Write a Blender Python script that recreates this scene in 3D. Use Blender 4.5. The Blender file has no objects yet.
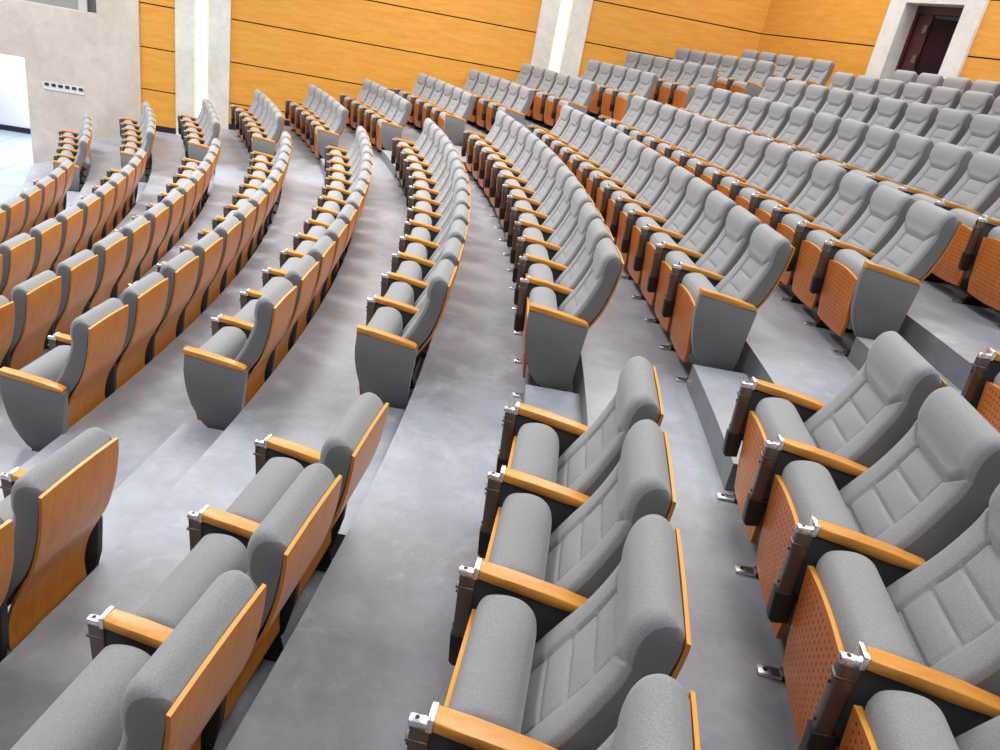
import bpy, bmesh, math, random
from mathutils import Vector, Matrix, noise
random.seed(7)
COL = bpy.context.scene.collection
W = 0.56
R0, DR = 22.987, 1.0283
CAMX, CAMZ = 26.2255, 2.995
YAW, PITCH, ROLL, F = math.radians(98.1986), math.radians(24.411), math.radians(10.8385), 745.1
Z = {-3: -.84, -2: -.535, -1: -.22, 0: .065, 1: .33, 2: .608, 3: .908, 4: 1.152, 5: 1.46, 6: 1.78, 7: 2.07, 8: 2.32, 9: 2.52}
FRONT_Z = -1.3

# ---------------------------------------------------------------- camera
fwd = Vector((math.cos(YAW)*math.cos(PITCH), math.sin(YAW)*math.cos(PITCH), -math.sin(PITCH)))
rt = Vector((math.sin(YAW), -math.cos(YAW), 0)); up = rt.cross(fwd)
r2 = rt*math.cos(ROLL)+up*math.sin(ROLL); u2 = -rt*math.sin(ROLL)+up*math.cos(ROLL)
cd = bpy.data.cameras.new('camera'); cam = bpy.data.objects.new('camera', cd); COL.objects.link(cam)
cam.matrix_world = Matrix(((r2.x, u2.x, -fwd.x, CAMX), (r2.y, u2.y, -fwd.y, 0), (r2.z, u2.z, -fwd.z, CAMZ), (0, 0, 0, 1)))
cd.sensor_width = 36; cd.sensor_fit = 'HORIZONTAL'; cd.lens = F*36/1000; cd.clip_start = .05; cd.clip_end = 200
bpy.context.scene.camera = cam
def proj(p):
    d = Vector(p)-Vector((CAMX, 0, CAMZ)); z = d.dot(fwd)
    if z < .05: return None
    return 500+F*d.dot(r2)/z, 375-F*d.dot(u2)/z

# ---------------------------------------------------------------- materials
def mat(name, color, rough=.6, metal=0., spec=.5):
    m = bpy.data.materials.new(name); m.use_nodes = True
    b = m.node_tree.nodes['Principled BSDF']
    b.inputs['Base Color'].default_value = (*color, 1); b.inputs['Roughness'].default_value = rough
    b.inputs['Metallic'].default_value = metal; b.inputs['Specular IOR Level'].default_value = spec
    return m
def N(m, t, **kw):
    n = m.node_tree.nodes.new(t)
    for k, v in kw.items(): setattr(n, k, v)
    return n
def L(m, a, b): m.node_tree.links.new(a, b)
def coords(m, scale=(1, 1, 1), kind='Object', rot=(0, 0, 0)):
    tc = N(m, 'ShaderNodeTexCoord'); mp = N(m, 'ShaderNodeMapping')
    mp.inputs['Scale'].default_value = scale; mp.inputs['Rotation'].default_value = rot
    L(m, tc.outputs[kind], mp.inputs['Vector']); return mp.outputs['Vector']
def ramp(m, fac, stops):
    r = N(m, 'ShaderNodeValToRGB'); e = r.color_ramp.elements
    while len(e) < len(stops): e.new(.5)
    for i, (p, c) in enumerate(stops): e[i].position = p; e[i].color = (*c, 1)
    L(m, fac, r.inputs['Fac']); return r.outputs['Color']
def noise_tex(m, vec, scale, detail=4, rough=.6, dist=0):
    n = N(m, 'ShaderNodeTexNoise'); n.inputs['Scale'].default_value = scale; n.inputs['Detail'].default_value = detail
    n.inputs['Roughness'].default_value = rough; n.inputs['Distortion'].default_value = dist
    L(m, vec, n.inputs['Vector']); return n.outputs['Fac']
def bump(m, h, strength, dist=.01):
    b = N(m, 'ShaderNodeBump'); b.inputs['Strength'].default_value = strength; b.inputs['Distance'].default_value = dist
    L(m, h, b.inputs['Height']); L(m, b.outputs['Normal'], m.node_tree.nodes['Principled BSDF'].inputs['Normal'])
def bc(m): return m.node_tree.nodes['Principled BSDF'].inputs['Base Color']
def mixc(m, fac, a, b, blend='MIX'):
    x = N(m, 'ShaderNodeMix', data_type='RGBA', blend_type=blend)
    if isinstance(fac, float): x.inputs['Factor'].default_value = fac
    else: L(m, fac, x.inputs['Factor'])
    for s, v in (('A', a), ('B', b)):
        i = [q for q in x.inputs if q.name == s and q.type == 'RGBA'][0]
        if isinstance(v, tuple): i.default_value = (*v, 1)
        else: L(m, v, i)
    return [o for o in x.outputs if o.type == 'RGBA'][0]

def fabric(name, c):
    m = mat(name, c, .95, 0, .25)
    v = coords(m)
    n1 = noise_tex(m, coords(m, (220, 900, 320)), 1.0, 2, .7)
    n2 = noise_tex(m, v, 260, 2, .8)
    lo = tuple(x*.72 for x in c); hi = tuple(min(1, x*1.3) for x in c)
    a = ramp(m, n1, [(.3, lo), (.7, hi)]); b = ramp(m, n2, [(.35, lo), (.65, hi)])
    L(m, mixc(m, .5, a, b), bc(m)); bump(m, n2, .25, .002)
    p = m.node_tree.nodes['Principled BSDF']; p.inputs['Sheen Weight'].default_value = .25; p.inputs['Sheen Roughness'].default_value = .5
    return m
M_FAB = fabric('grey_fabric', (.285, .292, .302))
M_FABSHADE = fabric('grey_fabric_shaded', (.165, .166, .172))  # grey fabric with shade put into its colour: backrest sides, end panels

def wood(name, c1, c2, rough, scale, stretch, spec=.5):
    m = mat(name, c1, rough, 0, spec)
    v = coords(m, stretch)
    n = noise_tex(m, v, scale, 6, .65, .4); n3 = noise_tex(m, v, scale*7, 3, .7, .1)
    a = ramp(m, n, [(.3, c2), (.62, c1)])
    dk = tuple(x*.82 for x in c2)
    f = ramp(m, n3, [(.42, (0, 0, 0)), (.75, (.55, .55, .55))])
    s = N(m, 'ShaderNodeSeparateColor'); L(m, f, s.inputs[0])
    L(m, mixc(m, s.outputs[0], a, dk), bc(m)); return m
M_WOOD = wood('honey_wood', (.66, .265, .045), (.54, .18, .028), .35, 3, (8, 8, 1.2))
M_ARM = wood('armrest_wood', (.80, .36, .065), (.68, .27, .045), .32, 4, (14, 1.5, 14))
M_TOPLIT = mat('wood_top_lit', (.80, .37, .06), .35)  # lighter wood for top edges only, overhead light painted into the colour
M_WALL = wood('wall_veneer', (.76, .37, .055), (.66, .285, .034), .5, 2.2, (.9, .9, 7))

def perforated():
    m = wood('perforated_wood', (.58, .19, .035), (.47, .13, .022), .4, 3, (8, 8, 1.2))
    src = bc(m).links[0].from_socket
    tc = N(m, 'ShaderNodeTexCoord'); sp = N(m, 'ShaderNodeSeparateXYZ'); L(m, tc.outputs['Object'], sp.inputs[0])
    def cell(out, off):
        a = N(m, 'ShaderNodeMath', operation='MULTIPLY_ADD'); a.inputs[1].default_value = 1/.0275; a.inputs[2].default_value = off; L(m, out, a.inputs[0])
        f = N(m, 'ShaderNodeMath', operation='FRACT'); L(m, a.outputs[0], f.inputs[0])
        s = N(m, 'ShaderNodeMath', operation='SUBTRACT'); s.inputs[1].default_value = .5; L(m, f.outputs[0], s.inputs[0])
        q = N(m, 'ShaderNodeMath', operation='MULTIPLY'); L(m, s.outputs[0], q.inputs[0]); L(m, s.outputs[0], q.inputs[1]); return q.outputs[0]
    A = N(m, 'ShaderNodeMath', operation='ADD'); L(m, cell(sp.outputs['X'], 50.5), A.inputs[0]); L(m, cell(sp.outputs['Z'], 50.), A.inputs[1])
    lt = N(m, 'ShaderNodeMath', operation='LESS_THAN'); lt.inputs[1].default_value = .04; L(m, A.outputs[0], lt.inputs[0])
    # the holes stop short of the rim of the board
    def within(out, lo, hi):
        g = N(m, 'ShaderNodeMath', operation='GREATER_THAN'); g.inputs[1].default_value = lo; L(m, out, g.inputs[0])
        l = N(m, 'ShaderNodeMath', operation='LESS_THAN'); l.inputs[1].default_value = hi; L(m, out, l.inputs[0])
        k = N(m, 'ShaderNodeMath', operation='MULTIPLY'); L(m, g.outputs[0], k.inputs[0]); L(m, l.outputs[0], k.inputs[1]); return k.outputs[0]
    k1 = N(m, 'ShaderNodeMath', operation='MULTIPLY'); L(m, within(sp.outputs['X'], -.2, .2), k1.inputs[0]); L(m, within(sp.outputs['Z'], .13, .5), k1.inputs[1])
    k2 = N(m, 'ShaderNodeMath', operation='MULTIPLY'); L(m, k1.outputs[0], k2.inputs[0]); L(m, lt.outputs[0], k2.inputs[1])
    L(m, mixc(m, k2.outputs[0], src, (.12, .025, .008)), bc(m)); return m
M_PERF = perforated()

M_CHROME = mat('polished_metal', (.88, .88, .9), .3, 1)
M_METAL = mat('brushed_bronze_metal', (.17, .14, .12), .32, .8)
M_BLACK = mat('black_plastic', (.008, .008, .009), .45)
M_DARK = mat('charcoal_panel', (.030, .030, .033), .7)

def floor_mat(name, lo, hi, dust):
    m = mat(name, lo, .42, 0, .5)
    v = coords(m)
    n = noise_tex(m, v, .55, 6, .65, .3); n2 = noise_tex(m, coords(m, (1, 1, 1)), 2.6, 8, .72, .8); n3 = noise_tex(m, v, 9, 6, .8, .5)
    a = ramp(m, n, [(.34, lo), (.64, hi)])
    d = ramp(m, n2, [(.55, (0, 0, 0)), (.72, (1, 1, 1))]); s = N(m, 'ShaderNodeSeparateColor'); L(m, d, s.inputs[0])
    q = N(m, 'ShaderNodeMath', operation='MULTIPLY'); q.inputs[1].default_value = .42; L(m, s.outputs[0], q.inputs[0])
    a = mixc(m, q.outputs[0], a, dust)
    g = ramp(m, n3, [(.3, (.84, .84, .84)), (.7, (1.08, 1.08, 1.08))])
    L(m, mixc(m, 1.0, a, g, 'MULTIPLY'), bc(m))
    rr = ramp(m, n2, [(.35, (.30, .30, .30)), (.7, (.55, .55, .55))]); L(m, rr, m.node_tree.nodes['Principled BSDF'].inputs['Roughness'])
    return m
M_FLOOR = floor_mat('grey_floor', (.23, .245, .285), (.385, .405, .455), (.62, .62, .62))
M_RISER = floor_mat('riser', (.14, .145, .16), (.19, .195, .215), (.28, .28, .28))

def tile_floor():
    m = mat('front_floor_tile', (.6, .66, .78), .22)
    b = N(m, 'ShaderNodeTexBrick'); b.offset = 0
    b.inputs['Color1'].default_value = (.40, .46, .58, 1); b.inputs['Color2'].default_value = (.38, .44, .57, 1); b.inputs['Mortar'].default_value = (.26, .30, .38, 1)
    b.inputs['Scale'].default_value = 1; b.inputs['Mortar Size'].default_value = .012; b.inputs['Brick Width'].default_value = 1.2; b.inputs['Row Height'].default_value = 1.2
    L(m, coords(m, (1, 1, 1), 'Object', (0, 0, math.radians(-18))), b.inputs['Vector']); L(m, b.outputs['Color'], bc(m)); return m
M_TILE = tile_floor()

def marble(name, a, b, c, sc=1.1):
    m = mat(name, a, .35)
    v = coords(m)
    n = noise_tex(m, v, sc, 8, .62, .9); n2 = noise_tex(m, v, sc*3.5, 8, .7, 1.2)
    x = ramp(m, n, [(.32, b), (.55, a), (.75, c)])
    y = ramp(m, n2, [(.3, (.86, .86, .85)), (.6, (1.03, 1.03, 1.03))])
    L(m, mixc(m, 1.0, x, y, 'MULTIPLY'), bc(m)); return m
M_MARBLE = marble('beige_marble', (.62, .54, .465), (.53, .455, .385), (.69, .615, .545), .7)
M_PILLAR = marble('pale_marble', (.72, .71, .66), (.64, .62, .57), (.77, .76, .72), 1.3)
M_PORTAL = marble('white_marble', (.74, .73, .71), (.68, .66, .64), (.78, .77, .76), 1.5)
M_WHITE = mat('white_paint', (.78, .80, .85), .6)
M_CEIL = mat('ceiling_white', (.7, .7, .7), .8)
M_GAP = mat('dark_groove', (.03, .012, .006), .8)
M_SKIRT = mat('black_skirting', (.012, .013, .02), .4)
M_MAROON = wood('maroon_door', (.030, .007, .009), (.018, .004, .006), .7, 3, (6, 6, .8), .15)
M_REDFR = mat('door_lining', (.055, .008, .010), .35)
M_PANE = mat('window_glass_grey', (.27, .29, .27), .15)
M_PANED = mat('window_glass_dark', (.10, .11, .10), .12)
M_FRAME = mat('window_frame_metal', (.5, .5, .5), .4)
M_SOCK = mat('socket_plate', (.72, .73, .76), .4)
def emit(name, c, s):
    m = bpy.data.materials.new(name); m.use_nodes = True; nt = m.node_tree
    nt.nodes.remove(nt.nodes['Principled BSDF']); e = nt.nodes.new('ShaderNodeEmission')
    e.inputs['Color'].default_value = (*c, 1); e.inputs['Strength'].default_value = s
    nt.links.new(e.outputs[0], nt.nodes['Material Output'].inputs['Surface']); return m
M_STRIP = emit('light_strip', (1, 1, .97), 2.2)
M_STRIPE = emit('light_strip_edge', (.95, 1, .45), 1.0)
M_LAMP = emit('ceiling_lamp', (1, .98, .96), 5.0)

# ---------------------------------------------------------------- mesh helpers
def link(name, bm, mats, parent=None, smooth=True, angle=40):
    bmesh.ops.recalc_face_normals(bm, faces=bm.faces)
    me = bpy.data.meshes.new(name); bm.to_mesh(me); bm.free()
    for m in (mats if isinstance(mats, (list, tuple)) else [mats]): me.materials.append(m)
    if smooth:
        me.polygons.foreach_set('use_smooth', [True]*len(me.polygons))
        me.set_sharp_from_angle(angle=math.radians(angle))
    o = bpy.data.objects.new(name, me); COL.objects.link(o)
    if parent: o.parent = parent
    return o
def box(bm, x0, x1, y0, y1, z0, z1, bev=0, mi=0, seg=2):
    vs = [bm.verts.new((x, y, z)) for x in (x0, x1) for y in (y0, y1) for z in (z0, z1)]
    fs = [(0, 1, 3, 2), (4, 6, 7, 5), (0, 4, 5, 1), (2, 3, 7, 6), (0, 2, 6, 4), (1, 5, 7, 3)]
    faces = [bm.faces.new([vs[i] for i in f]) for f in fs]
    for f in faces: f.material_index = mi
    if bev:
        es = list({e for f in faces for e in f.edges})
        r = bmesh.ops.bevel(bm, geom=es, offset=bev, segments=seg, affect='EDGES', profile=.5)
        for f in r['faces']: f.material_index = mi
def prism_x(bm, pts, x0, x1, bev=0, mi=0, seg=2):
    """polygon in (y,z) extruded along x"""
    a = [bm.verts.new((x0, y, z)) for y, z in pts]; b = [bm.verts.new((x1, y, z)) for y, z in pts]
    n = len(pts); fs = [bm.faces.new(a), bm.faces.new(b[::-1])]
    for i in range(n): fs.append(bm.faces.new((a[i], b[i], b[(i+1) % n], a[(i+1) % n])))
    for f in fs: f.material_index = mi
    if bev:
        es = [e for e in set(fs[0].edges) | set(fs[1].edges)]
        r = bmesh.ops.bevel(bm, geom=es, offset=bev, segments=seg, affect='EDGES', profile=.5)
        for f in r['faces']: f.material_index = mi
def cyl(bm, c, axis, r, h, n=12, mi=0):
    q = Vector((0, 0, 1)).rotation_difference(Vector(axis).normalized())
    res = bmesh.ops.create_cone(bm, cap_ends=True, segments=n, radius1=r, radius2=r, depth=h, matrix=Matrix.Translation(c) @ q.to_matrix().to_4x4())
    for v in res['verts']:
        for f in v.link_faces: f.material_index = mi
def interp(tab, x):
    if x <= tab[0][0]: return tab[0][1]
    for (a, b), (c, d) in zip(tab, tab[1:]):
        if x <= c: return b+(d-b)*(x-a)/(c-a)
    return tab[-1][1]
def catmull(pts, n):
    out = []; P = [pts[0]]+list(pts)+[pts[-1]]
    for i in range(1, len(P)-2):
        for j in range(n):
            t = j/n; p0, p1, p2, p3 = P[i-1:i+3]
            out.append(tuple(.5*((2*b)+(-a+c)*t+(2*a-5*b+4*c-d)*t*t+(-a+3*b-3*c+d)*t**3) for a, b, c, d in zip(p0, p1, p2, p3)))
    out.append(tuple(pts[-1])); return out

# ---------------------------------------------------------------- the seat (local: x along the row, y backwards, z up)
def sm(a, b, x):
    t = max(0, min(1, (x-a)/(b-a))); return t*t*(3-2*t)
HB = .219
def backrest_bm():
    bm = bmesh.new()
    front = catmull([(.185, .36), (.215, .44), (.262, .535), (.318, .64), (.362, .745), (.388, .83), (.390, .90), (.396, .945), (.413, .979), (.442, .996), (.472, .990), (.495, .968)], 15)
    rear = catmull([(.27, .34), (.315, .42), (.365, .51), (.42, .60), (.455, .69), (.478, .78), (.490, .86), (.496, .90), (.499, .93), (.500, .945), (.501, .955), (.501, .962)], 15)
    NX = 56; rings = []
    def hwid(z, j):
        t = j/(len(front)-1)
        return HB+.012*(1-sm(.45, .75, z))-(.030*(max(0, t-.62)/.38)**2.2 if t > .62 else 0)
    for j, ((fy, fz), (ry, rz)) in enumerate(zip(front, rear)):
        ring = []; hw = hwid(fz, j)
        n = Vector((0, ry-fy, rz-fz)); th = max(n.length, 1e-4); n.normalize()
        t = j/(len(front)-1); top = 1-sm(.86, .98, t)
        for i in range(NX+1):
            u = -1+2*i/NX; x = hw*math.copysign(abs(u)**.8, u)
            d = 0; r = .020; e = hw-abs(x)
            if e < r: d += (r-math.sqrt(max(0, r*r-(r-e)**2)))*top
            ax = abs(x); cen = 1-sm(.117, .123, ax)
            zb = .800+.060*sm(.122, .222, ax)
            body = 1-sm(zb-.006, zb+.004, fz)
            d += .006*cen*body
            g = 0
            for gz in (.40, .50, .60, .70): g = max(g, 1.25*math.exp(-((fz-gz)/.0042)**2)*cen)
            g = max(g, math.exp(-((ax-.120)/.0045)**2))
            d += .009*g*body
            # each quilted square is slightly domed
            q = ((fz-.40)/.10) % 1
            d -= .007*math.sin(math.pi*q)*math.cos(math.pi*min(1, ax/.120)/2)*cen*body
            d -= .006*math.sin(math.pi*max(0, min(1, (ax-.120)/(hw-.120))))*(1-cen)*body
            side = 1-.8*sm(.175, .222, ax)
            d += .013*math.exp(-((fz-zb)/.0055)**2)*side
            d -= .014*sm(zb, zb+.03, fz)*top*side
            d = min(d, th*.8)
            ring.append((bm.verts.new((x, fy+n.y*d, fz+n.z*d)), 0))
        for i in range(NX, -1, -4):
            u = -1+2*i/NX; ring.append((bm.verts.new((hw*u, ry, rz)), 1))
        rings.append(ring)
    m = len(rings[0])
    for a, b in zip(rings, rings[1:]):
        for i in range(m):
            k = (i+1) % m
            f = bm.faces.new((a[i][0], a[k][0], b[k][0], b[i][0]))
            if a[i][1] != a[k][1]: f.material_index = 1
    bm.faces.new([v for v, _ in rings[0]]); bm.faces.new([v for v, _ in rings[-1][::-1]])
    return bm
def backpanel_bm():
    bm = bmesh.new()
    prof = catmull([(.318, .205), (.315, .30), (.342, .42), (.388, .52), (.436, .61), (.466, .70), (.487, .79), (.498, .87), (.503, .93), (.503, .962)], 4)
    NX = 16; rings = []
    for y, z in prof:
        hw = HB+.001+.008*(1-sm(.2, .5, z)); top = sm(.93, .962, z)
        rings.append([Vector((hw*(-1+2*i/NX), y, z+.006*top*(1-(-1+2*i/NX)**2))) for i in range(NX+1)])
    T = .011
    F1 = [[bm.verts.new(v) for v in r] for r in rings]
    F2 = [[bm.verts.new(v+Vector((0, T, -.003))) for v in r] for r in rings]
    k = len(rings)
    for j in range(k-1):
        for i in range(NX):
            bm.faces.new((F1[j][i], F1[j][i+1], F1[j+1][i+1], F1[j+1][i])); bm.faces.new((F2[j][i+1], F2[j][i], F2[j+1][i], F2[j+1][i+1]))
    for i in range(NX):
        bm.faces.new((F1[0][i+1], F1[0][i], F2[0][i], F2[0][i+1])); bm.faces.new((F1[-1][i], F1[-1][i+1], F2[-1][i+1], F2[-1][i])).material_index = 1
    for j in range(k-1):
        bm.faces.new((F1[j][0], F1[j+1][0], F2[j+1][0], F2[j][0])); bm.faces.new((F1[j+1][-1], F1[j][-1], F2[j][-1], F2[j+1][-1]))
    return bm
def rounded_slab_bm(prof, hw, r, NX=26, bulge=0.):
    """closed (y,z) profile swept along x, its ends rounded by shrinking towards the middle line"""
    bm = bmesh.new(); cy = sum(p[0] for p in prof)/len(prof); cz = sum(p[1] for p in prof)/len(prof)
    xs = []
    for i in range(7): a = math.pi/2*i/6; xs.append((-hw+r-r*math.cos(a), r-r*math.sin(a)))
    mid = [(-hw+r+(2*hw-2*r)*i/10, 0) for i in range(1, 10)]
    xs = xs+mid+[(-x, d) for x, d in xs[::-1]]
    rings = []
    hmax = max(abs(p[0]-cy) for p in prof)
    for x, d in xs:
        ring = []
        for y, z in prof:
            v = Vector((y-cy, z-cz)); l = v.length
            s = max(.15, 1-d/max(.06, min(l, .09)))
            s = 1-d/ max(l, .05)*1.0 if l > .05 else 1-d/.05*.9
            s = max(.1, s)
            ring.append(bm.verts.new((x, cy+v.x*s, cz+v.y*s+bulge*(1-(x/hw)**2)*sm(cz, cz+.15, z))))
        rings.append(ring)
    m = len(prof)
    for a, b in zip(rings, rings[1:]):
        for i in range(m): bm.faces.new((a[i], a[(i+1) % m], b[(i+1) % m], b[i]))
    bm.faces.new(rings[0][::-1]); bm.faces.new(rings[-1])
    return bm
def cushion_bm():
    p = [(.024, .49), (.018, .535), (.034, .578), (.074, .596), (.120, .600), (.160, .588), (.192, .555), (.208, .50), (.212, .43), (.200, .35), (.178, .27), (.145, .20), (.105, .165), (.075, .17), (.060, .24), (.044, .38)]
    q = catmull(p+[p[0]], 3)[:-1]
    return rounded_slab_bm(q, .236, .035)
def seatboard_bm():
    bm = bmesh.new(); NX, NZ = 16, 12; g = []
    for j in range(NZ+1):
        row = []
        for i in range(NX+1):
            u = -1+2*i/NX; t = j/NZ
            hw = .237-.020*(1-sm(0, .25, t))
            ztop = .498+.020*(1-u*u); zbot = .105-.012*(1-u*u)
            z = zbot+(ztop-zbot)*t
            y = .050-.046*t-.010*(1-u*u)*math.sin(math.pi*t)
            row.append(Vector((hw*u, y, z)))
        g.append(row)
    A = [[bm.verts.new(v) for v in r] for r in g]; B = [[bm.verts.new(v+Vector((0, .020, .002))) for v in r] for r in g]
    for j in range(NZ):
        for i in range(NX):
            bm.faces.new((A[j][i], A[j][i+1], A[j+1][i+1], A[j+1][i])); bm.faces.new((B[j][i+1], B[j][i], B[j+1][i], B[j+1][i+1]))
    def edge(*v): f = bm.faces.new(v); f.material_index = 1
    for i in range(NX): bm.faces.new((A[0][i+1], A[0][i], B[0][i], B[0][i+1])); edge(A[-1][i], A[-1][i+1], B[-1][i+1], B[-1][i])
    for j in range(NZ): bm.faces.new((A[j][0], A[j+1][0], B[j+1][0], B[j][0])); bm.faces.new((A[j+1][-1], A[j][-1], B[j][-1], B[j+1][-1]))
    return bm
AX = W/2
def arm_bm(x):
    bm = bmesh.new()
    prism_x(bm, [(0, .632), (.10, .620), (.25, .598), (.358, .577), (.374, .565), (.368, .548), (.25, .562), (.10, .586), (0, .598)], x-.028, x+.028, .005)
    return bm
def cap_bm(x):
    bm = bmesh.new(); box(bm, x-.0285, x+.0285, -.016, 0, .594, .637, .003)
    return bm
def hinge_bm(x):
    bm = bmesh.new()
    box(bm, x-.004, x+.024, -.062, -.014, .592, .616, .007)
    cyl(bm, Vector((x+.010, -.042, .614)), (0, 0, 1), .006, .006, 10, 1)
    return bm
def post_bm(x):
    bm = bmesh.new()
    prism_x(bm, [(-.056, .595), (-.006, .595), (.004, .36), (-.044, .36)], x-.011, x+.025, .004)
    box(bm, x-.013, x+.027, -.061, -.004, .546, .556, .002, 0)
    cyl(bm, Vector((x+.007, -.0565, .52)), (0, 1, 0), .005, .004, 8, 1); cyl(bm, Vector((x+.007, -.048, .39)), (0, 1, 0), .005, .004, 8, 1)
    prism_x(bm, [(-.050, .362), (.022, .362), (.026, .245), (-.026, .235), (-.040, .250)], x-.018, x+.029, .006, 1)
    return bm
def side_bm(x, t=.018):
    bm = bmesh.new()
    prism_x(bm, [(-.012, .594), (.14, .578), (.37, .545), (.372, .47), (.36, .30), (.325, .14), (.30, .105), (.14, .105), (.11, .14), (.045, .30), (-.012, .40)], x-t, x+t, .006)
    return bm
def endpanel_bm(x):
    bm = bmesh.new()
    p = [(.0, .60), (.0, .50), (.006, .42), (.022, .34), (.048, .26), (.082, .19), (.122, .135), (.165, .105), (.21, .092), (.27, .088), (.325, .092), (.350, .112), (.356, .18), (.362, .30), (.372, .44), (.384, .548), (.20, .578)]
    prism_x(bm, p, x-.026, x+.026, .010, 0, 3); return bm
def foot_bm(x):
    bm = bmesh.new()
    prism_x(bm, [(.15, .12), (.30, .12), (.325, .02), (.12, .02)], x-.020, x+.020, .003)
    box(bm, x-.026, x+.026, .085, .372, .0, .024, .005)
    prism_x(bm, [(.085, .018), (.15, .07), (.17, .07), (.17, .01)], x-.012, x+.012)
    return bm
def flange_bm(x):
    bm = bmesh.new()
    box(bm, x-.024, x+.024, .004, .105, .0, .015, .006, 0)
    cyl(bm, Vector((x, .030, .013)), (0, 0, 1), .009, .010, 10, 1)
    return bm
def rear_bm(x):
    bm = bmesh.new(); box(bm, x-.018, x+.018, .352, .384, .0, .040, .007, 0)
    return bm

protos = {}
def make_proto():
    hidden = bpy.data.collections.new('tmp')
    for side, x in (('near', AX), ('far', -AX)):
        protos[side] = [('armrest', arm_bm(x), M_ARM, [('armrest_cap', cap_bm(x), M_CHROME), ('tablet_hinge', hinge_bm(x), [M_CHROME, M_BLACK])]),
                        ('side_panel', side_bm(x), M_DARK, []), ('front_post', post_bm(x), [M_METAL, M_BLACK], []),
                        ('foot', foot_bm(x), M_BLACK, [('floor_bracket', flange_bm(x), [M_CHROME, M_BLACK]), ('rear_bracket', rear_bm(x), M_CHROME)])]
        protos[side+'_end'] = [('armrest', arm_bm(x), M_ARM, []), ('end_panel', endpanel_bm(x), M_FABSHADE, []),
                               ('foot', foot_bm(x), M_BLACK, [('floor_bracket', flange_bm(x), [M_CHROME, M_BLACK]), ('rear_bracket', rear_bm(x), M_CHROME)])]
    protos['body'] = [('backrest', backrest_bm(), [M_FAB, M_FABSHADE], []), ('back_panel', backpanel_bm(), [M_WOOD, M_TOPLIT], []),
                      ('seat_cushion', cushion_bm(), M_FAB, []), ('seat_board', seatboard_bm(), [M_PERF, M_TOPLIT], [])]
    for k, lst in protos.items():
        out = []
        for nm, bm, ms, subs in lst:
            o = link(nm, bm, ms, angle=50 if nm != 'backrest' else 75); so = []
            for n2, b2, m2 in subs:
                s = link(n2, b2, m2); s.parent = o; so.append(s)
            out.append((o, so))
        protos[k] = out
make_proto()
used = set()
LABELPART = {'end_panel': 'grey fabric side panel', 'seat_board': 'perforated orange wooden underside'}
def place_part(entry, root):
    o, subs = entry
    if o.name not in used or True:
        c = o.copy(); COL.objects.link(c); c.parent = root
        if c.name.split('.')[0] in LABELPART: c['label'] = LABELPART[c.name.split('.')[0]]
        for s in subs:
            d = s.copy(); COL.objects.link(d); d.parent = c
# measured layout of each row: radial offset (constant, linear, quadratic), angle of its first standard, seat pitch, number of seats
ROWS = {
 'middle': {-3: (.021, .009, -.027, .1166, .5603, 14), -2: (.068, -.0215, -.035, .125, .5686, 14), -1: (.115, -.059, -.018, .1338, .5756, 14), 0: (.055, -.013, -.031, .1462, .5606, 14), 1: (0.045, -0.03, 0.017, 0.1545, 0.5557, 14), 2: (0.008, 0.031, -0.027, 0.1612, 0.5571, 14), 3: (-0.01, -0.081, 0.062, 0.1657, 0.5504, 14), 4: (-0.012, -0.23, 0.132, 0.1715, 0.5492, 14), 5: (-0.03, 0.035, -0.027, 0.1785, 0.5504, 14),
   6: (.005, 0, 0, .1835, .5675, 14), 7: (0, 0, 0, .1860, .5650, 14), 8: (.01, 0, 0, .1918, .56, 14), 9: (.0, 0, 0, .1981, .56, 14)},
 'wall': {-3: (-.049, -.028, 0, .5808, .5613, 5), -2: (-.048, .067, .006, .5715, .5602, 6), -1: (-.033, .004, 0, .564, .5607, 5), 0: (-.043, .006, 0, .5488, .5607, 6),
   1: (-.02, -.011, 0, .5456, .5613, 6), 2: (.023, -.015, 0, .5419, .5607, 6), 3: (.047, -.024, 0, .532, .5607, 6), 4: (.09, .007, 0, .5318, .5597, 6), 5: (.087, -.055, 0, .5190, .5615, 6),
   6: (.0, 0, 0, .5060, .56, 5), 7: (0, 0, 0, .4992, .56, 6), 8: (.007, 0, 0, .4952, .56, 6), 9: (.024, 0, 0, .4885, .56, 5)},
 'front': {1: (.021, 0, 0, .0941, .5589, 6), 2: (.002, .06, 0, .1038, .5575, 6), 3: (.006, 0, 0, .1121, .56, 5), 4: (.0, .11, 0, .1208, .56, 6), 5: (-.02, 0, 0, .1256, .56, 6)}}
def spot(block, k, i):
    a, b, q, t0, w, n = ROWS[block][k]; R = R0+DR*k
    return R+a+b*i/10+q*(i/10)**2, t0+i*w/R
def seat(block, k, i, label, group, near='near', far=None):
    R, theta = spot(block, k, i)
    R1, t1 = spot(block, k, i-.5); R2, t2 = spot(block, k, i+.5)
    yaw = math.atan2(R2*math.sin(t2)-R1*math.sin(t1), R2*math.cos(t2)-R1*math.cos(t1))+math.pi     # x runs towards smaller angles
    root = bpy.data.objects.new('auditorium_seat', None); COL.objects.link(root)
    root.empty_display_size = .1
    root.location = (R*math.cos(theta), R*math.sin(theta), Z[k]+.001); root.rotation_euler = (0, 0, yaw)
    root['label'] = label; root['category'] = 'seat'; root['group'] = group
    for e in protos['body']: place_part(e, root)
    for e in protos[near]: place_part(e, root)
    if far:
        for e in protos[far]: place_part(e, root)
ORD = ['', 'first', 'second', 'third', 'fourth', 'fifth', 'sixth', 'seventh', 'eighth', 'ninth', 'tenth', 'eleventh', 'twelfth', 'thirteenth', 'fourteenth', 'fifteenth']
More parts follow.
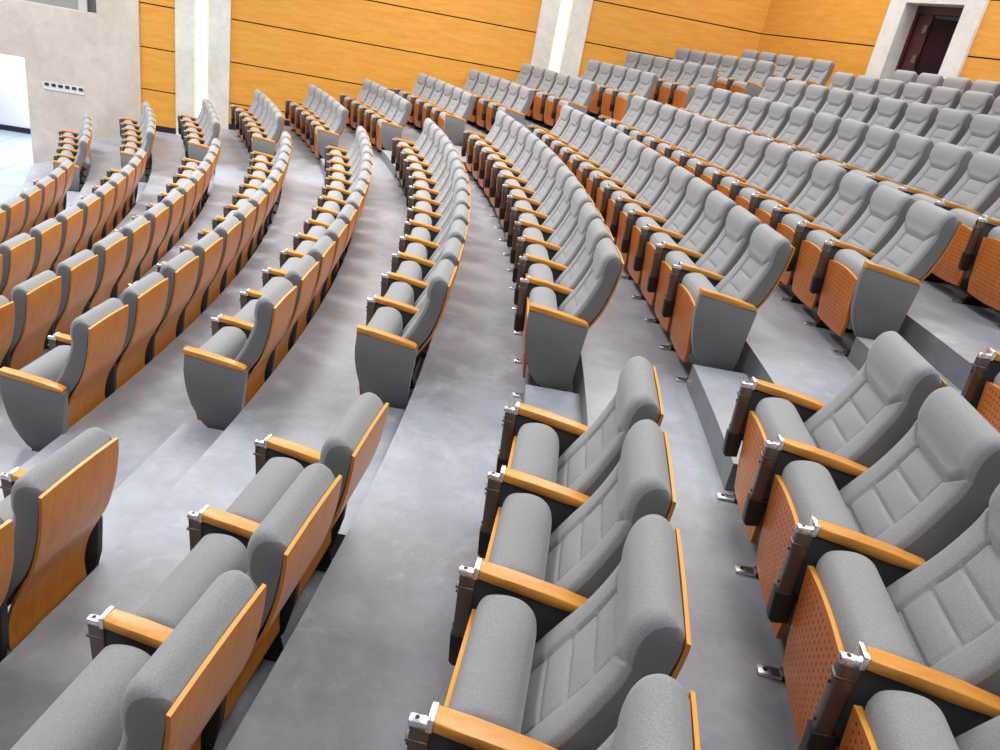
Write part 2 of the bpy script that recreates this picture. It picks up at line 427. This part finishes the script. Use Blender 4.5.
def inview(block, k, i, m=0):
    R, th = spot(block, k, i); R += .3; ps = []
    for dz in (.1, .6, 1.0):
        for dt in (-.28/R, .28/R):
            for dr in (-.3, 0, .25):
                q = proj(((R+dr)*math.cos(th+dt), (R+dr)*math.sin(th+dt), Z[k]+dz))
                if q: ps.append(q)
    if not ps: return False
    return max(p[0] for p in ps) > -m and min(p[0] for p in ps) < 1000+m and max(p[1] for p in ps) > -m and min(p[1] for p in ps) < 750+m
nseat = 0
for k, row in ROWS['middle'].items():
    n = row[5]
    for i in range(n):
        if not inview('middle', k, i+.5): continue
        first, last = i == 0, i == n-1
        if 0 <= k <= 5:
            lab = f'grey seat with solid side panel, near end of the {ORD[k+4]} middle-block row from left' if first else \
                f'grey folded auditorium seat, {ORD[i+1]} from the near end, {ORD[k+4]} middle-block row from left'
        else:
            lab = f'grey folded auditorium seat, {ORD[n-i]} from the far end, {ORD[k+4]} middle-block row from left'
        seat('middle', k, i+.5, lab, f'seats of the {ORD[k+4]} middle-block row', 'near_end' if first else 'near', 'far' if last else None); nseat += 1
for k, row in ROWS['wall'].items():
    n = row[5]
    for i in range(n):
        lab = f'small grey seat with solid side panel, aisle end of {ORD[k+4]} wall-side row from left' if i == 0 else \
            f'small grey folded seat, {ORD[i+1]} from the aisle, {ORD[k+4]} wall-side row from left'
        seat('wall', k, i+.5, lab, f'seats of the {ORD[k+4]} wall-side row', 'near_end' if i == 0 else 'near', 'far' if i == n-1 else None); nseat += 1
for k, row in ROWS['front'].items():
    for i in range(row[5]):
        if not inview('front', k, -i-.5): continue
        lab = f'large grey folded seat in the foreground, {ORD[i+1]} from the aisle, {ORD[k]} foreground row from left'
        seat('front', k, -i-.5, lab, f'seats of the {ORD[k]} foreground row', 'near', 'far' if i == 0 else None); nseat += 1
print('SEATS', nseat)
for lst in protos.values():
    for o, subs in lst:
        for s in subs: bpy.data.objects.remove(s)
        bpy.data.objects.remove(o)

# ---------------------------------------------------------------- the setting
AZ = math.radians(18); PW = Vector((16.5, 15.15)); DW = Vector((math.cos(AZ), math.sin(AZ))); NW = Vector((-DW.y, DW.x))   # NW points out of the hall
dist = NW.dot(PW); foot_s = -DW.dot(PW)
def th_wall(r): return AZ+math.asin(dist/r)
CB = Vector((27.80, 18.82)); AB = math.radians(123); DB = Vector((-math.cos(AB), -math.sin(AB))); NB = Vector((-DB.y, DB.x))
if NB.dot(CB) < 0: NB = -NB
distB = NB.dot(CB); angB = math.atan2(NB.y, NB.x)
def struct(o): o['kind'] = 'structure'; return o

def tread(bm, ra, rb, z, zr, t0=-.35, t1=None, n=70, outer_wall=False):
    """annular tread with its riser at the inner edge"""
    ins, outs, bot = [], [], []
    for i in range(n+1):
        u = i/n
        ta = t0+((t1 if t1 is not None else th_wall(ra)+.004)-t0)*u
        tb = t0+((t1 if t1 is not None else th_wall(min(rb, 33.55))+.004)-t0)*u
        ri = ra+(.9*sm(.69, .77, ta) if zr == FRONT_Z else 0)
        r_out = rb if not outer_wall else distB/math.cos(tb-angB)+.02
        ins.append(bm.verts.new((ri*math.cos(ta), ri*math.sin(ta), z))); outs.append(bm.verts.new((r_out*math.cos(tb), r_out*math.sin(tb), z)))
        bot.append(bm.verts.new((ri*math.cos(ta), ri*math.sin(ta), zr)))
    for i in range(n):
        f = bm.faces.new((ins[i], ins[i+1], outs[i+1], outs[i])); f.material_index = 0
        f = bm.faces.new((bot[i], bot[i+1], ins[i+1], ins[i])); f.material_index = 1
bm = bmesh.new()
for k in range(-3, 10):
    ra = R0+DR*k-.62; rb = ra+DR
    tread(bm, ra, rb if k < 9 else 33.55, Z[k], (Z[k-1] if k > -3 else FRONT_Z), outer_wall=(k == 9))
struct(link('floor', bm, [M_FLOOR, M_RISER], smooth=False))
# front floor
bm = bmesh.new()
vs = [bm.verts.new((x, y, FRONT_Z)) for x, y in ((2, -12), (21.9, -12), (21.9, 22), (2, 22))]
bm.faces.new(vs)
struct(link('floor', bm, M_TILE, smooth=False))
# half steps of the two aisles
bm = bmesh.new()
def halfstep(k, t0, t1):
    ra, rb = R0+DR*k+.06, R0+DR*(k+1)-.62; z1 = (Z[k]+Z[k+1])/2; n = 6
    ra2 = ra
    cs = [[bm.verts.new((r*math.cos(t0+(t1-t0)*i/n), r*math.sin(t0+(t1-t0)*i/n), z)) for i in range(n+1)] for r, z in ((ra2, Z[k]), (ra2, z1), (rb, z1), (rb, Z[k]))]
    for i in range(n):
        f = bm.faces.new((cs[0][i], cs[0][i+1], cs[1][i+1], cs[1][i])); f.material_index = 1
        f = bm.faces.new((cs[1][i], cs[1][i+1], cs[2][i+1], cs[2][i])); f.material_index = 0
    for i in (0, n):
        f = bm.faces.new([cs[j][i] for j in range(4)]); f.material_index = 1
for k in range(-3, 9):
    R = R0+DR*k
    m = ROWS['middle'][k][3]; a = ROWS['front'][k][3] if k in ROWS['front'] else m-.058
    halfstep(k, a+.003, m-.0025)
    halfstep(k, m+14*.56/R+.003, ROWS['wall'][k][3]-.0025)
struct(link('floor', bm, [M_FLOOR, M_RISER], smooth=False))

def wall_frame(P, D, Nn):
    def f(s, n, z): v = P+D*s+Nn*n; return (v.x, v.y, z)
    return f
FA = wall_frame(PW, DW, NW); FB = wall_frame(CB, DB, NB)
def wbox(bm, fr, s0, s1, n0, n1, z0, z1, mi=0):
    vs = [bm.verts.new(fr(s, n, z)) for s in (s0, s1) for n in (n0, n1) for z in (z0, z1)]
    for f in [(0, 1, 3, 2), (4, 6, 7, 5), (0, 4, 5, 1), (2, 3, 7, 6), (0, 2, 6, 4), (1, 5, 7, 3)]:
        bm.faces.new([vs[i] for i in f]).material_index = mi
GZ = [.613+.8265*i for i in range(-3, 9)]
def boards(bm, fr, s0, s1, z0, z1, nb=.0):
    """horizontal veneer boards with open dark joints, in front of a dark backing"""
    zs = [z for z in GZ if z0 < z < z1]; e = [z0]+zs+[z1]
    for a, b in zip(e, e[1:]): wbox(bm, fr, s0, s1, nb, nb+.03, a+.012, b-.012, 0)
    wbox(bm, fr, s0, s1, nb+.028, nb+.16, z0, z1, 1)
TOPZ = 7.2
bm = bmesh.new()
boards(bm, FA, -1.13, -.42, -.35, TOPZ, .0); boards(bm, FA, .665, 6.95, -.35, TOPZ); boards(bm, FA, 8.02, 11.88, 1.0, TOPZ)
struct(link('wall_left', bm, [M_WALL, M_GAP], smooth=False))
bm = bmesh.new()
boards(bm, FB, .0, 3.34, 1.5, TOPZ); wbox(bm, FB, -.3, .0, .01, .16, 1.5, TOPZ, 1); boards(bm, FB, 5.25, 16, 1.5, TOPZ); boards(bm, FB, 3.34, 5.25, 5.06, TOPZ, .01)
struct(link('wall_back', bm, [M_WALL, M_GAP], smooth=False))
# beige marble wall with the opening and the window recess
bm = bmesh.new()
WZ0, WZ1 = 1.895, 3.6
wbox(bm, FA, -3.38, -1.13, -.03, .25, FRONT_Z, WZ0)
wbox(bm, FA, -1.93, -1.13, -.03, .25, WZ0, TOPZ); wbox(bm, FA, -12, -1.93, -.03, .25, WZ1, TOPZ)
wbox(bm, FA, -12, -3.38, -.03, .25, .83, WZ0); wbox(bm, FA, -12, -6.0, -.03, .25, FRONT_Z, .83); wbox(bm, FA, -12, -6.6, -.03, .25, WZ0, WZ1)
struct(link('wall_front', bm, M_MARBLE, smooth=False))
# corridor beyond the opening
bm = bmesh.new()
wbox(bm, FA, -12, 2, 2.85, 2.95, FRONT_Z, 3.0); struct(link('wall_corridor', bm, M_WHITE, smooth=False))
bm = bmesh.new(); wbox(bm, FA, -12, 2, 2.83, 2.85, FRONT_Z, FRONT_Z+.13); struct(link('baseboard_corridor', bm, M_SKIRT, smooth=False))
# pillars: two marble faces with a lit slot between
def pillar(s0, a, b, s1, z0, idx):
    bm = bmesh.new()
    for x0, x1 in ((s0, a), (b, s1)): wbox(bm, FA, x0, x1, -.05, .2, z0, TOPZ)
    wbox(bm, FA, a, b, .04, .2, z0, TOPZ)
    struct(link('pillar', bm, M_PILLAR, smooth=False))
    bm = bmesh.new(); w = (b-a)
    wbox(bm, FA, a+.005, b-.005, .0, .03, z0+.15, TOPZ-.1, 0)
    wbox(bm, FA, a+.004, a+.03, -.006, .0, z0+.15, TOPZ-.1, 1); wbox(bm, FA, b-.03, b-.004, -.006, .0, z0+.15, TOPZ-.1, 1)
    o = link('wall_light', bm, [M_STRIP, M_STRIPE], smooth=False)
    o['label'] = ['tall glowing white light strip in the left marble pillar beside the beige wall', 'tall glowing light strip in the marble pillar amid the orange wood wall'][idx]
    o['category'] = 'light'; o['group'] = 'light strips in the pillars'
pillar(-.42, -.04, .235, .665, -.4, 0); pillar(6.95, 7.34, 7.60, 8.02, 1.0, 1)
# skirting that follows the treads
bm = bmesh.new()
def skirt(s0, s1, n):
    for k in range(-3, 10):
        ra = R0+DR*k-.62; rb = ra+DR
        a = math.sqrt(max(0, ra*ra-dist**2))+foot_s; b = math.sqrt(rb*rb-dist**2)+foot_s
        a, b = max(a, s0), min(b, s1)
        if b > a: wbox(bm, FA, a, b, n-.015, n, Z[k], Z[k]+.12)
skirt(-1.13, -.42, 0); skirt(.665, 6.95, 0); skirt(8.02, 11.8, 0)
struct(link('baseboard_left', bm, M_SKIRT, smooth=False))
# window with sliding panes
bm = bmesh.new()
for a, b in ((-6.6, -6.52), (-2.30, -2.14), (-1.96, -1.93)): wbox(bm, FA, a, b, .03, .10, WZ0, WZ1, 0)
wbox(bm, FA, -6.6, -1.93, .03, .10, WZ1-.05, WZ1, 0); wbox(bm, FA, -6.6, -1.93, .04, .10, WZ0, WZ0+.012, 0)
w = struct(link('window_1', bm, M_FRAME, smooth=False))
bm = bmesh.new(); wbox(bm, FA, -6.52, -2.30, .06, .075, WZ0, WZ1); link('pane', bm, M_PANE, w, smooth=False)
bm = bmesh.new(); wbox(bm, FA, -2.14, -1.96, .08, .09, WZ0, WZ1); p = link('pane', bm, M_PANED, w, smooth=False); p['label'] = 'narrow dark pane'
# socket strip
t = bpy.data.objects.new('socket_strip', None); COL.objects.link(t); t.location = FA(-2.65, -.03, .30)
t['label'] = 'white strip of six dark sockets on the beige marble wall'; t['category'] = 'socket'
def child_at(o, parent):
    o.parent = parent; o.matrix_parent_inverse = Matrix.Translation(-Vector(parent.location)); return o
bm = bmesh.new(); wbox(bm, FA, -3.05, -2.25, -.045, -.03, .29, .43); child_at(link('plate', bm, M_SOCK, smooth=False), t)
for i in range(6):
    s = -3.02+i*.133; bm = bmesh.new(); wbox(bm, FA, s, s+.085, -.055, -.045, .36, .42); child_at(link('socket', bm, M_DARK, smooth=False), t)
# door portal in the back wall
DZ = Z[9]
bm = bmesh.new(); DT = 4.62
for a, b in ((3.34, 3.70), (4.89, 5.25)): wbox(bm, FB, a, b, -.06, .30, DZ, 5.05)
wbox(bm, FB, 3.70, 4.89, -.06, .30, DT+.03, 5.05)
struct(link('trim_1', bm, M_PORTAL, smooth=False))
bm = bmesh.new()
wbox(bm, FB, 3.70, 3.76, .24, .36, DZ, DT+.03); wbox(bm, FB, 4.83, 4.89, .24, .36, DZ, DT+.03); wbox(bm, FB, 3.76, 4.83, .24, .36, DT-.10, DT+.03)
d = struct(link('door_1', bm, M_REDFR, smooth=False))
bm = bmesh.new(); wbox(bm, FB, 3.76, 4.06, .28, .33, DZ+.01, DT-.10); lf = link('leaf', bm, M_REDFR, d, smooth=False); lf['label'] = 'narrow closed maroon leaf'
for z in (3.74, 4.22):
    bm = bmesh.new(); wbox(bm, FB, 4.0, 4.09, .20, .28, z, z+.12); link('door_closer', bm, M_METAL, lf, smooth=False)
bm = bmesh.new()
ang = math.radians(17); q = []
for dd, nn in ((0, 0), (.86, 0), (.86, .045), (0, .045)):
    q.append((4.085+dd*math.cos(ang)-nn*math.sin(ang), .30+dd*math.sin(ang)+nn*math.cos(ang)))
lo = [bm.verts.new(FB(s, n, DZ+.01)) for s, n in q]; hi = [bm.verts.new(FB(s, n, DT-.15)) for s, n in q]
bm.faces.new(lo); bm.faces.new(hi)
for i in range(4): bm.faces.new((lo[i], lo[(i+1) % 4], hi[(i+1) % 4], hi[i]))
lf = link('leaf', bm, M_MAROON, d, smooth=False); lf['label'] = 'wide dark maroon leaf standing ajar'
# lobby wall behind the door
bm = bmesh.new(); wbox(bm, FB, 2, 7, 1.6, 1.7, DZ-.2, 6); struct(link('wall_lobby', bm, M_WHITE, smooth=False))
bm = bmesh.new(); wbox(bm, FB, 2, 7, .15, 1.7, DZ-.05, DZ); struct(link('floor', bm, M_FLOOR, smooth=False))

# ceiling with its lamps and an added light for the wall
bm = bmesh.new(); box(bm, 2, 40, -22, 26, TOPZ, TOPZ+.2); struct(link('ceiling', bm, M_CEIL, smooth=False))
def area(x, y, z, sx, sy, e, col=(1, 1, 1), rot=(0, 0, 0), spread=math.pi):
    l = bpy.data.lights.new('area_light', 'AREA'); l.shape = 'RECTANGLE'; l.size = sx; l.size_y = sy; l.energy = e; l.spread = spread; l.color = col
    o = bpy.data.objects.new('area_light', l); COL.objects.link(o); o.location = (x, y, z); o.rotation_euler = rot; return o
for x, y in ((17, 2), (17, 9), (22, 1), (22, 7.5), (22, 13), (27, -1), (27, 5), (27, 11), (31, 4), (31, 12), (13, 12), (27.5, 15.5)):  # last one is added, unseen, to brighten the wood near the back corner
    area(x, y, TOPZ-.1, 1.6, 3.2, (150 if y > 3 else 95) if x > 26 else 290 if y > 6 else 230 if y > 3 else 110, (1, .99, .97), spread=math.radians(175 if x > 26 else 145))
# daylight and stage light from the front of the hall
area(8, 8, 4.5, 5, 14, 520, (.86, .92, 1), (0, math.radians(-62), 0))
area(12.9, 15.6, 1.6, 3, 1.4, 190, (.95, .97, 1))       # corridor lamp
area(32.4, 15.6, 5.4, 1.2, .8, 12)                       # lobby lamp
w = bpy.data.worlds.new('world'); bpy.context.scene.world = w; w.use_nodes = True
w.node_tree.nodes['Background'].inputs[0].default_value = (.86, .9, 1, 1); w.node_tree.nodes['Background'].inputs[1].default_value = .38
sc = bpy.context.scene
sc.view_settings.view_transform = 'Standard'; sc.view_settings.look = 'None'; sc.view_settings.exposure = 0.13; sc.view_settings.gamma = 1
sc.view_settings.use_curve_mapping = False
